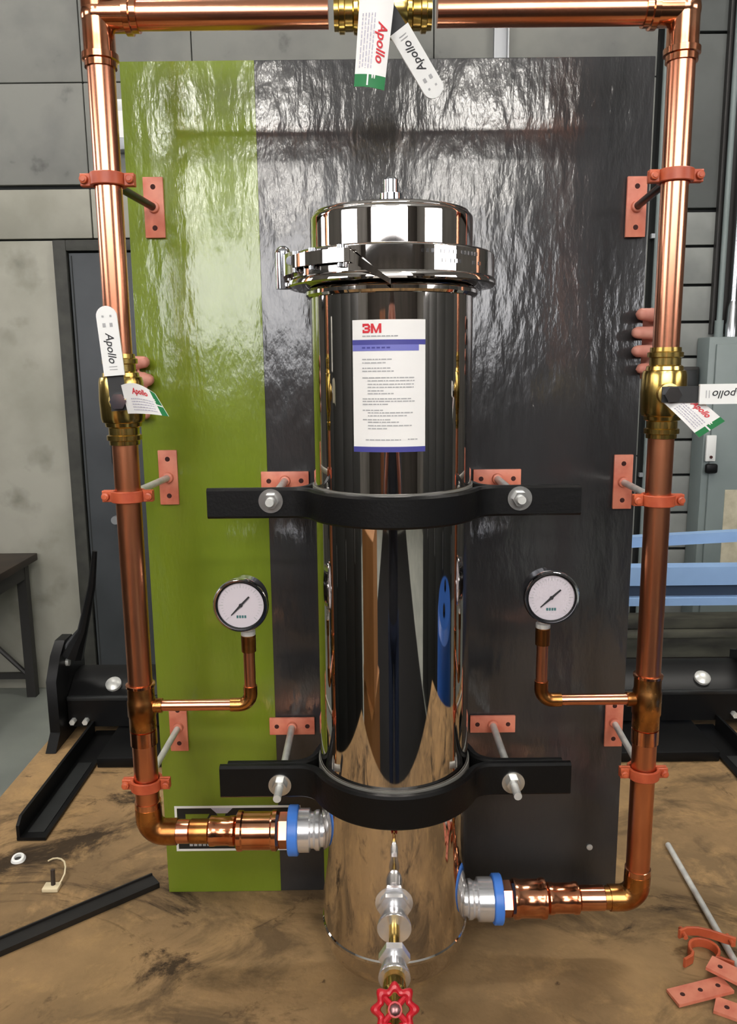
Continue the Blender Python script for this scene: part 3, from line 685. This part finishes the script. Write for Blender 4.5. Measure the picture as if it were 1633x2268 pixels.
hanger(XR,.251,.3340,.255,False,'lowest hanger on the riser beside the charcoal edge')

# ------------------------------------------------------------------ ball valves
def valve(c, a, fv, hv, label, glabel):
    c, a, fv, hv = Vector(c), Vector(a).normalized(), Vector(fv).normalized(), Vector(hv)
    hv = (hv-fv*hv.dot(fv)).normalized(); sv = fv.cross(hv).normalized()
    o = thing('ball_valve',label,'valve',c,'brass ball valves')
    H = [(.050,.0150),(.050,.0166),(.0455,.0168),(.0445,.0192),(.0395,.0192),(.0385,.0168),(.0310,.0168),(.0295,.0196),(.0255,.0202),(.0245,.0228),(.0200,.0240),(.0,.0248)]
    prof = [(-t,r) for t, r in H]+[(t,r) for t, r in reversed(H[:-1])]
    MB().lathe(prof,c,a,40).build('body','brass_dull' if 0 else 'brass',o)
    MB().lathe([(.018,.0125),(.031,.0115),(.0315,.009),(.036,.009),(.036,.006),(.044,.006)],c,fv,24).build('stem','brass_dull',o)
    hp = c+fv*.042
    st = MB(); st.obox(hp+hv*.012,hv,sv,fv,.022,.0085,.0014); st.build('handle_strap','black_steel_lighter',o)
    nt = MB(); nt.hexn(hp+fv*.001,hp+fv*.0095,.0088); nt.build('stem_nut','chrome',o)
    # white grip, rounded end
    pts = []; L0, L1, hw = .027,.0985,.0104
    pts += [(L0,-hw),(L1-hw,-hw)]
    for k in range(1,12): t = -math.pi/2+math.pi*k/12; pts.append((L1-hw+hw*math.cos(t),hw*math.sin(t)))
    pts += [(L1-hw,hw),(L0,hw)]
    gp = hp-fv*.0026+fv*.003
    g = MB().prism([gp+hv*p+sv*q for p, q in pts],fv*.0062).build('handle_grip','white_grip',o,smooth=50,label=glabel)
    top = gp+fv*.0066
    def put(vs, fs, mt, nm, cx, rot):
        m = MB(); cr, sr = math.cos(rot), math.sin(rot)
        m.add([top+hv*(cx+v.x*cr-v.y*sr)+sv*(v.x*sr+v.y*cr) for v in vs],fs); return m.build(nm,mt,g,smooth=0)
    vs, fs = text_geo('Apollo',.0115,.25,.0001); put(vs,fs,'print_black','grip_lettering',.0555,math.pi)
    m = []
    bars = MB()
    for (p, q, l, h) in ((.033,-.004,.0008,.008),(.036,-.004,.0008,.008),(.077,-.005,.004,.003),(.077,.002,.004,.003),(.087,-.005,.002,.002),(.087,.003,.002,.002)):
        bars.add([top+hv*p+sv*q,top+hv*(p+l)+sv*q,top+hv*(p+l)+sv*(q+h),top+hv*p+sv*(q+h)],[(0,1,2,3)])
    bars.build('grip_marks','print_gray',g,smooth=0)
    return hp
h1 = valve((XL,Y0,.7055),(0,0,1),(.20,-.98,0),(-.07,0,1),'brass ball valve on the left riser with its white lever upright','white lever pointing up')
h2 = valve((XR,Y0,.7065),(0,0,1),(-.15,-.988,0),(1,0,.01),'brass ball valve on the right riser with its white lever sideways','white lever pointing sideways')
h3 = valve((.020,Y0,ZT),(1,0,0),(0,-.975,-.20),(.55,0,-.835),'brass ball valve in the top bypass line, white lever hanging down','white lever hanging down')

# ------------------------------------------------------------------ hang tags
def hang_tag(P, curl, label):
    # P: s0t0, s0t1, s1t0, s1t1 (s along the tag from its hole, t across it); curl(s,t) -> offset vector
    a, b, c, d = [Vector(p) for p in P]; fn = -(c-a).cross(b-a).normalized()
    if fn.y > 0: fn = -fn
    def pt(s, t, lift=0.):
        p = a*(1-s)*(1-t)+b*(1-s)*t+c*s*(1-t)+d*s*t
        return p+curl(s,t)+fn*lift
    def patch(s0,s1,t0,t1,lift,thick=.0004,n=14,k=6):
        m = MB(); vs = []; fs = []
        for lay in (lift, lift-thick):
            for i in range(n+1):
                for j in range(k+1): vs.append(pt(s0+(s1-s0)*i/n,t0+(t1-t0)*j/k,lay))
        Q = (n+1)*(k+1)
        for i in range(n):
            for j in range(k):
                q = (i*(k+1)+j,(i+1)*(k+1)+j,(i+1)*(k+1)+j+1,i*(k+1)+j+1); fs.append(q); fs.append(tuple(x+Q for x in reversed(q)))
        for i in range(n):
            for j in (0,k): e = (i*(k+1)+j,(i+1)*(k+1)+j); fs.append((e[0],e[1],e[1]+Q,e[0]+Q))
        for j in range(k):
            for i in (0,n): e = (i*(k+1)+j,i*(k+1)+j+1); fs.append((e[0],e[1],e[1]+Q,e[0]+Q))
        return m.add(vs,fs)
    o = thing('hang_tag',label,'tag',a,'paper tags on the valves')
    card = patch(0,1,0,1,0).build('card','paper',o)
    patch(.865,1.0,0,1,.0006,.0003).build('green_end','tag_green',card)
    Ls = (c-a).length; Lt = (b-a).length
    vs, fs = text_geo('Apollo',Ls*.155,.28,.0002)
    m = MB(); m.add([pt(.52+v.x/Ls,.74+v.y/Lt,.0007) for v in vs],fs); m.build('red_lettering','print_red',card,smooth=0)
    pl = MB(); random.seed(4)
    for r in range(5):
        s = .22
        while s < .80:
            w_ = random.uniform(.02,.07); q = patch(s,min(s+w_,.8),.12+r*.09,.12+r*.09+.03,.0006,.0001,2,1); pl.add(q.v,q.f); s += w_+.015
    x = pl.build('fine_print','print_lilac',card,smooth=0); x['kind'] = 'stuff'
    vs, fs = text_geo('1"',Lt*.42,0,.0002)
    m = MB(); m.add([pt(.93-v.y/Ls,.5+v.x/Lt,.0009) for v in vs],fs); m.build('size_mark','paper',card,smooth=0)
    MB().tube([pt(.06,.5,.001),pt(-.02,.5,.002)],.0008,n=6).build('tie','string_clear',card)
yt = .862
hang_tag([(-.003,.858,1.094),(.031,.858,1.094),(-.0098,.850,1.008),(.0195,.848,1.0035)],lambda s,t: Vector((0,-.004*math.sin(math.pi*t),0)),'paper tag with green end hanging from the top bypass valve')
hang_tag([(-.2545,.864,.6925),(-.2600,.864,.7225),(-.2060,.842,.6905),(-.2190,.842,.7140)],lambda s,t: Vector((0,-.006*math.sin(math.pi*s),.006*math.sin(math.pi*s)*t+.0015*math.sin(math.pi*s)*(1-t))),'curled white paper tag on the valve beside the green stripe')
hang_tag([(.3165,.872,.6985),(.3400,.872,.7125),(.3535,.862,.6610),(.3800,.862,.6780)],lambda s,t: Vector((0,-.003*math.sin(math.pi*s),0)),'white paper tag hanging below the sideways lever of the right valve')

# ------------------------------------------------------------------ pressure gauges
def gauge(x, z, xs_, label, ang):
    yf = Y0-.020; o = thing('pressure_gauge',label,'gauge',(xs_,Y0,z-.045),'round pressure gauges')
    c = Vector((x,Y0,z))
    MB().lathe([(-.016,.022),(-.014,.0275),(.012,.0285),(.0125,.0300),(.0145,.0318),(.0190,.0318),(.0210,.0305),(.0212,.0285),(.0165,.0272)],c,(0,-1,0),56,close=False).build('case','chrome',o)
    d = MB().lathe([(.0150,.0274),(.0168,.0274)],c,(0,-1,0),56).build('dial','dial',o)
    m = MB()
    for k in range(31):
        a = R_(225-270*k/30); l = .0045 if k % 5 == 0 else .0025; e = Vector((math.cos(a),0,math.sin(a))); t_ = Vector((-math.sin(a),0,math.cos(a)))*(.0004 if k % 5 == 0 else .00022)
        p = c+Vector((0,-.0171,0)); m.add([p+e*.0205-t_,p+e*(.0205+l)-t_,p+e*(.0205+l)+t_,p+e*.0205+t_],[(0,1,2,3)])
    m.build('dial_ticks','print_gray',d,smooth=0)
    MB().torus(c+Vector((0,-.0185,0)),(0,1,0),.0277,.0013,48,8).build('bezel_seal','black_steel',o)
    m = MB()
    for k in range(4): m.box(x-.0055+k*.003,x-.0055+k*.003+.0022,Y0-.01715,Y0-.01705,z-.0155,z-.0122)
    m.build('dial_mark','teal',d,smooth=0)
    e = Vector((math.cos(ang),0,math.sin(ang))); t_ = Vector((-e.z,0,e.x)); p = c+Vector((0,-.0178,0))
    m = MB(); m.prism([p-e*.0165-t_*.0005,p-e*.002-t_*.0013,p+e*.014-t_*.0009,p+e*.014+t_*.0009,p-e*.002+t_*.0013,p-e*.0165+t_*.0005],(0,-.0006,0)); m.cyl(p,p+Vector((0,-.001,0)),.0022,n=14)
    m.build('needle','print_black',o)
    MB().lathe([(z-.042,.0075),(z-.041,.0085),(z-.036,.0085),(z-.035,.0062),(z-.027,.0062)],(xs_,Y0,0),(0,0,1),24).build('stem','zinc',o)
gauge(-.1475,.4714,-.1430,'pressure gauge in front of the green stripe',R_(46))
gauge(.2085,.4765,.2037,'pressure gauge in front of the charcoal right half',R_(42))

# ================================================================== loose things on the platform
o = thing('flat_bar','black flat bar lying on the plywood left of the panel','bar',(-.45,.98,0))
d_ = Vector((.170,.137,0)).normalized(); n_ = Vector((-d_.y,d_.x,0)); c_ = Vector((-.44,.963,.0045))
MB().obox(c_-d_*.04,d_,n_,Vector((0,0,1)),.20,.0125,.004).build('bar','bar_black',o)
MB().obox(c_-d_*.04+n_*.0115+Vector((0,0,.0055)),d_,n_,Vector((0,0,1)),.1995,.0012,.0015).build('raised_edge','bar_black',o)
o = thing('washer','white ring washer lying at the left edge of the plywood','washer',(-.542,1.125,0))
MB().lathe([(.0005,.0055),(.0005,.0105),(.002,.011),(.006,.009),(.0065,.007),(.0065,.0055),(.0005,.0055)],(-.542,1.125,0),(.0,-.3,1),28,close=False).build('ring','white_grip',o)
MB().lathe([(.0005,.0054),(.0025,.0054)],(-.542,1.125,0),(0,0,1),20).build('inner_face','dark_metal',o)
o = thing('zip_tie','clear bent zip tie with a dark peg on the plywood','zip tie',(-.455,1.07,0))
MB().tube([(-.494,1.119,.0020),(-.486,1.117,.007),(-.477,1.112,.011),(-.468,1.105,.014),(-.460,1.096,.0155),(-.4545,1.085,.0145),(-.452,1.074,.0105),(-.4535,1.064,.006),(-.457,1.056,.003)],.0013,n=8).build('strap','string_clear',o)
MB().cyl((-.462,1.055,.0),(-.462,1.058,.028),.0032,n=10).build('peg','dark_wood',o)
MB().bbox(-.475,-.452,1.045,1.062,.0003,.006,.001).build('head','string_clear',o)
tag_(MB().cyl((.459,1.140,.0047),(.448,.80,.0047),.0043,n=14).build('threaded_rod','zinc'),'bare steel rod lying on the plywood at right','rod')
# spare hangers and plates in a pile
o = thing('spare_hanger','spare copper coloured split ring lying on the plywood at bottom right','pipe hanger',(.42,.905,0),'spare hanger parts on the plywood')
m = MB(); pts = [(.385,.930)]
ring = [(.418+.0175*math.cos(a),.905+.0175*math.sin(a)) for a in [R_(200-260*k/20) for k in range(21)]]
for i_, path_, nm in ((0,[(.386,.886),(.398,.893)]+ring+[(.432,.888),(.445,.880)],'ring_half'),):
    MB().sweep_band(path_,.0008,.0135,.0036,.0008).build(nm,'hanger',o)
MB().sweep_band([(.392,.921),(.404,.927),(.418,.9265),(.432,.921),(.446,.912),(.458,.906)],.0138,.0260,.0036,.0008).build('ring_half','hanger',o)
MB().cyl((.452,.900,.020),(.452,.918,.020),.003,n=10).build('ear_bolt','hanger',o); MB().cyl((.398,.914,.020),(.398,.932,.020),.003,n=10).build('ear_bolt','hanger',o)
def loose_plate(c, ang, z, tilt, label):
    o = thing('spare_plate',label,'bracket plate',(c[0],c[1],z),'spare hanger parts on the plywood')
    e = Vector((math.cos(ang),math.sin(ang),tilt)).normalized(); n_ = Vector((-math.sin(ang),math.cos(ang),0)); u = e.cross(n_)
    cc = Vector((c[0],c[1],z))
    p = MB(); p.obox(cc,e,n_,u,.037,.0125,.002); po = p.build('plate','plate_copper',o)
    for k in (-.024,0,.024):
        m = MB(); q = cc+e*k+u*.0018; m.lathe([(0,.003),(.0006,.0028)],q,u,12); m.build('screw_hole','hole',po)
    return o
loose_plate((.388,.842),R_(14),.0052,.03,'spare three-hole plate nearest the tank at the bottom right corner')
loose_plate((.440,.852),R_(-40),.0135,-.06,'spare plate leaning over the other near the bottom right corner')
loose_plate((.430,.806),R_(-30),.0026,.0,'spare plate cut by the bottom edge of the picture at right')

tag_(MB().bbox(-1.85,2.05,-5.9,.28,FZ+.0005,FZ+.008,.002).build('reflection_mat','reflection_mat'),'added black floor mat in front of the platform, darkening the tank reflections','mat')  # unseen mats added so the tank mirrors a dark floor
tag_(MB().bbox(-1.85,-.72,.285,2.0,FZ+.0005,FZ+.008,.002).build('reflection_mat','reflection_mat'),'added black floor mat left of the platform, darkening the tank reflections','mat')
tag_(MB().bbox(.98,2.05,.285,1.9,FZ+.0005,FZ+.008,.002).build('reflection_mat','reflection_mat'),'added black floor mat right of the platform, darkening the tank reflections','mat')
# ================================================================== unseen things added around the camera to be mirrored in the tank
def carton(x, y, z, w_, d, h, rz, label):  # unseen cartons, added to give the tank a brown reflection
    o = thing('carton',label,'box',(x,y,z),'added cartons behind the camera')
    c, s = math.cos(rz), math.sin(rz); ax, ay = Vector((c,s,0)), Vector((-s,c,0)); az = Vector((0,0,1)); ctr = Vector((x,y,z+h/2))
    MB().obox(ctr,ax,ay,az,w_/2,d/2,h/2).build('box','carton',o)
    MB().obox(ctr+az*(h/2+.0006),ax,ay,az,w_/2+.0008,.03,.0006).build('tape_strip','tape',o)
carton(-.95,-.55,FZ+.0085,.55,.5,.6,R_(12),'added brown carton at the bottom of the stack, for the tank reflection')
carton(-.95,-.55,FZ+.6100,.5,.45,.5,R_(-6),'added brown carton on top of the stack, for the tank reflection')
def locker(x, y, w_, d, h, n, label):  # unseen lockers, added to darken the sides mirrored in the tank
    o = thing('added_locker',label,'locker',(x,y,FZ),'added dark lockers beside the platform')
    MB().bbox(x-w_/2,x+w_/2,y-d/2,y+d/2,FZ,FZ+h,.005).build('body','locker_dark',o)
    s = 1 if x < 0 else -1; xf = x+s*w_/2
    for k in range(n):
        a = y-d/2+d*k/n+.01; b = y-d/2+d*(k+1)/n-.01
        dd = MB().bbox(min(xf,xf+s*.012),max(xf,xf+s*.012),a,b,FZ+.06,FZ+h-.02,.003).build('door','locker_dark',o)
        MB().box(min(xf+s*.012,xf+s*.03),max(xf+s*.012,xf+s*.03),b-.06,b-.04,.0,.14).build('handle','steel_gray',dd)
locker(-2.13,.35,.5,2.4,1.9,4,'added dark locker left of the platform, darkening the tank reflections')
locker(2.35,-.2,.5,2.4,1.9,4,'added dark locker right of the platform, darkening the tank reflections')
o = thing('drum','added blue drum right of the platform, for the tank reflection','drum',(1.32,.62,FZ+.0085))  # unseen, added to give the tank a blue reflection
MB().lathe([(0,.25),(.02,.28),(.30,.29),(.31,.30),(.33,.30),(.34,.29),(.62,.29),(.63,.30),(.65,.30),(.66,.29),(.93,.28),(.96,.25),(.96,.0)],(1.32,.62,FZ+.0085),(0,0,1),48).build('shell','drum_blue',o)
for dx in (-.12,.12): MB().lathe([(.958,.04),(.975,.04),(.976,.03)],(1.32+dx,.62,FZ+.0085),(0,0,1),20).build('bung','black_steel',o)

# ================================================================== people
def capsule(m, a, b, ra, rb, n=14):
    a, b = Vector(a), Vector(b); L = (b-a).length
    if L < 1e-6: return
    prof = [(-ra*math.cos(t),max(ra*math.sin(t),1e-4)) for t in [math.pi/2*k/5 for k in range(0,6)]]
    prof += [(L+rb*math.sin(t),max(rb*math.cos(t),1e-4)) for t in [math.pi/2*k/5 for k in range(0,6)]]
    m.lathe(prof,a,b-a,n)
def person(label, J, hands, base, matfn, extra=None, voxel=.0048):
    m = MB()
    for (a, b, ra, rb) in J: capsule(m, a, b, ra, rb)
    for h in hands:
        for (a, b, ra, rb) in h: capsule(m, a, b, ra, rb, 12)
    if extra: extra(m)
    me = bpy.data.meshes.new('tmp'); me.from_pydata([tuple(v) for v in m.v],[],m.f)
    bm = bmesh.new(); bm.from_mesh(me); bmesh.ops.recalc_face_normals(bm,faces=bm.faces[:]); bm.to_mesh(me); bm.free()
    ob = bpy.data.objects.new('tmp',me); COL.objects.link(ob)
    md = ob.modifiers.new('r','REMESH'); md.mode = 'VOXEL'; md.voxel_size = voxel; md.use_smooth_shade = True
    sm = ob.modifiers.new('s','SMOOTH'); sm.factor = .5; sm.iterations = 3
    bpy.context.view_layer.update()
    body = bpy.data.meshes.new_from_object(ob.evaluated_get(bpy.context.evaluated_depsgraph_get()))
    bpy.data.objects.remove(ob); bpy.data.meshes.remove(me)
    names = ['skin','shirt','trousers','hair','shoe']
    body.materials.clear()
    for n_ in names: body.materials.append(MATS[n_])
    for p in body.polygons: p.material_index = names.index(matfn(p.center)); p.use_smooth = True
    off = Vector(base)
    for v in body.vertices: v.co -= off
    body.name = 'person'
    o = bpy.data.objects.new('person',body); COL.objects.link(o); o.location = base
    o['label'] = label; o['category'] = 'person'
    return o
def grip_hand(s, xe, zs, reach):
    # s=+1: hand at the right panel edge xe, fingers wrapped over the front face; zs: finger heights
    H = []
    for i, z in enumerate(zs):
        r = .0085 if i < 3 else .0076; tip = (.0035,-.001,-.0,.006)[i]-reach
        H += [((xe+s*.022,1.078,z),(xe+s*.0190,1.0450,z),.0092,r),((xe+s*.0190,1.0450,z),(xe+s*(.0005+tip)-s*.004,1.0310,z),r,r*.93)]
    zm = (zs[0]+zs[-1])/2
    for i, z in enumerate(zs):       # metacarpals to the wrist, behind the panel
        H.append(((xe+s*.022,1.080,z),(xe-s*.035,1.112,zm-.03+(z-zm)*.45),.0115,.015))
    H.append(((xe-s*.030,1.100,zm+.005),(xe-s*.050,1.078,zs[0]+.012),.013,.010)); H.append(((xe-s*.050,1.078,zs[0]+.012),(xe-s*.072,1.073,zs[0]+.030),.010,.0085))
    return H
zr_ = (.7995,.7770,.7545,.7325); zl_ = (.7475,.7255,.7035,.6820)
def behind():
    J = []; cx = .03; sh = Vector((cx,1.66,.60)); hip = Vector((cx,1.90,.08))
    J += [((cx,1.88,.10),(cx,1.76,.34),.15,.14),((cx,1.76,.34),(cx,1.68,.54),.145,.15),((cx-.13,1.67,.585),(cx+.13,1.67,.585),.075,.075),
          ((cx,1.66,.60),(cx,1.62,.70),.056,.052),((cx,1.600,.775),(cx,1.585,.83),.075,.088),((cx,1.545,.745),(cx,1.555,.77),.045,.055),
          ((cx,1.487,.785),(cx,1.500,.80),.011,.014),((cx-.085,1.60,.785),(cx-.088,1.605,.81),.014,.016),((cx+.085,1.60,.785),(cx+.088,1.605,.81),.014,.016)]
    for s, xe, zs in ((-1,PX0,zl_),(1,PX1,zr_)):
        wz = (zs[0]+zs[-1])/2-.03; wr_ = Vector((xe-s*.035,1.112,wz)); el = Vector((cx+s*.27,1.40,.50)); shd = Vector((cx+s*.185,1.66,.585))
        J += [(shd,el,.056,.046),(el,wr_,.045,.027)]
        J += [((cx+s*.085,1.90,.05),(cx+s*.10,1.86,-.38),.088,.062),((cx+s*.10,1.86,-.38),(cx+s*.11,1.96,-.76),.058,.042),((cx+s*.11,1.97,-.79),(cx+s*.12,1.80,-.815),.046,.034)]
    hd = [grip_hand(-1,PX0,zl_,.0115),grip_hand(1,PX1,zr_,.0065)]
    def mf(c):
        if c.z < -.75: return 'shoe'
        if c.z < .10: return 'trousers'
        if c.y < 1.30 : return 'skin'
        if c.z > .645 and abs(c.x-cx) < .13:
            if c.z > .835 or c.y > 1.635: return 'hair'
            return 'skin'
        return 'shirt'
    return person('person hidden behind the panel, only fingers showing around its edges',J,hd,(cx,1.90,FZ),mf,voxel=.0031)
behind()
def photographer():
    J = []; cx = .0; y = -.42; z0 = FZ
    J += [((cx,y,.10),(cx,y,.36),.15,.14),((cx,y,.36),(cx,y+.01,.55),.145,.15),((cx-.13,y+.01,.60),(cx+.13,y+.01,.60),.075,.075),((cx,y+.01,.62),(cx,y+.03,.73),.056,.052),
          ((cx,y+.03,.80),(cx,y+.03,.86),.078,.092),((cx,y+.085,.775),(cx,y+.08,.80),.045,.055),((cx,y+.138,.815),(cx,y+.128,.835),.011,.014),((cx-.09,y+.03,.82),(cx-.092,y+.03,.845),.014,.016),((cx+.09,y+.03,.82),(cx+.092,y+.03,.845),.014,.016)]
    hd = []
    for s in (-1,1):
        shd = Vector((cx+s*.185,y+.01,.60)); el = Vector((cx+s*.22,y+.16,.40)); wr_ = Vector((cx+s*.075,y+.30,.62))
        J += [(shd,el,.056,.045),(el,wr_,.044,.027)]
        J += [((cx+s*.085,y,.05),(cx+s*.10,y+.02,-.38),.09,.062),((cx+s*.10,y+.02,-.38),(cx+s*.11,y-.02,-.76),.058,.042),((cx+s*.11,y-.03,-.79),(cx+s*.13,y+.14,-.815),.046,.034)]
        H = []
        for i in range(4):
            zz_ = .735-.020*i
            H += [(wr_+Vector((0,.01,.01)),(cx+s*.060,y+.335,zz_-.01),.016,.0105),((cx+s*.060,y+.335,zz_-.01),(cx+s*.052,y+.372,zz_),.0098,.0088),((cx+s*.052,y+.372,zz_),(cx+s*.030,y+.3755,zz_),.0086,.0078)]
        H += [(wr_+Vector((-s*.005,-.002,.012)),(cx+s*.045,y+.325,.665),.013,.0105),((cx+s*.045,y+.325,.665),(cx+s*.022,y+.340,.685),.010,.0086)]
        hd.append(H)
    def mf(c):
        if c.z < -.75: return 'shoe'
        if c.z < .10: return 'trousers'
        if c.z > .66 and abs(c.x-cx) < .13 and c.y < y+.2:
            return 'hair' if (c.z > .875 or c.y < y-.005) else 'skin'
        if c.y > y+.215: return 'skin'
        return 'shirt'
    ph = person('person behind the camera holding a phone up with both hands',J,hd,(cx,y,FZ),mf,voxel=.006); ph.location.z += .0085
    tag_(MB().bbox(-.038,.038,y+.3515,y+.3605,.6535,.7985,.003).build('phone','phone'),'black phone held up by the person behind the camera','phone')
photographer()
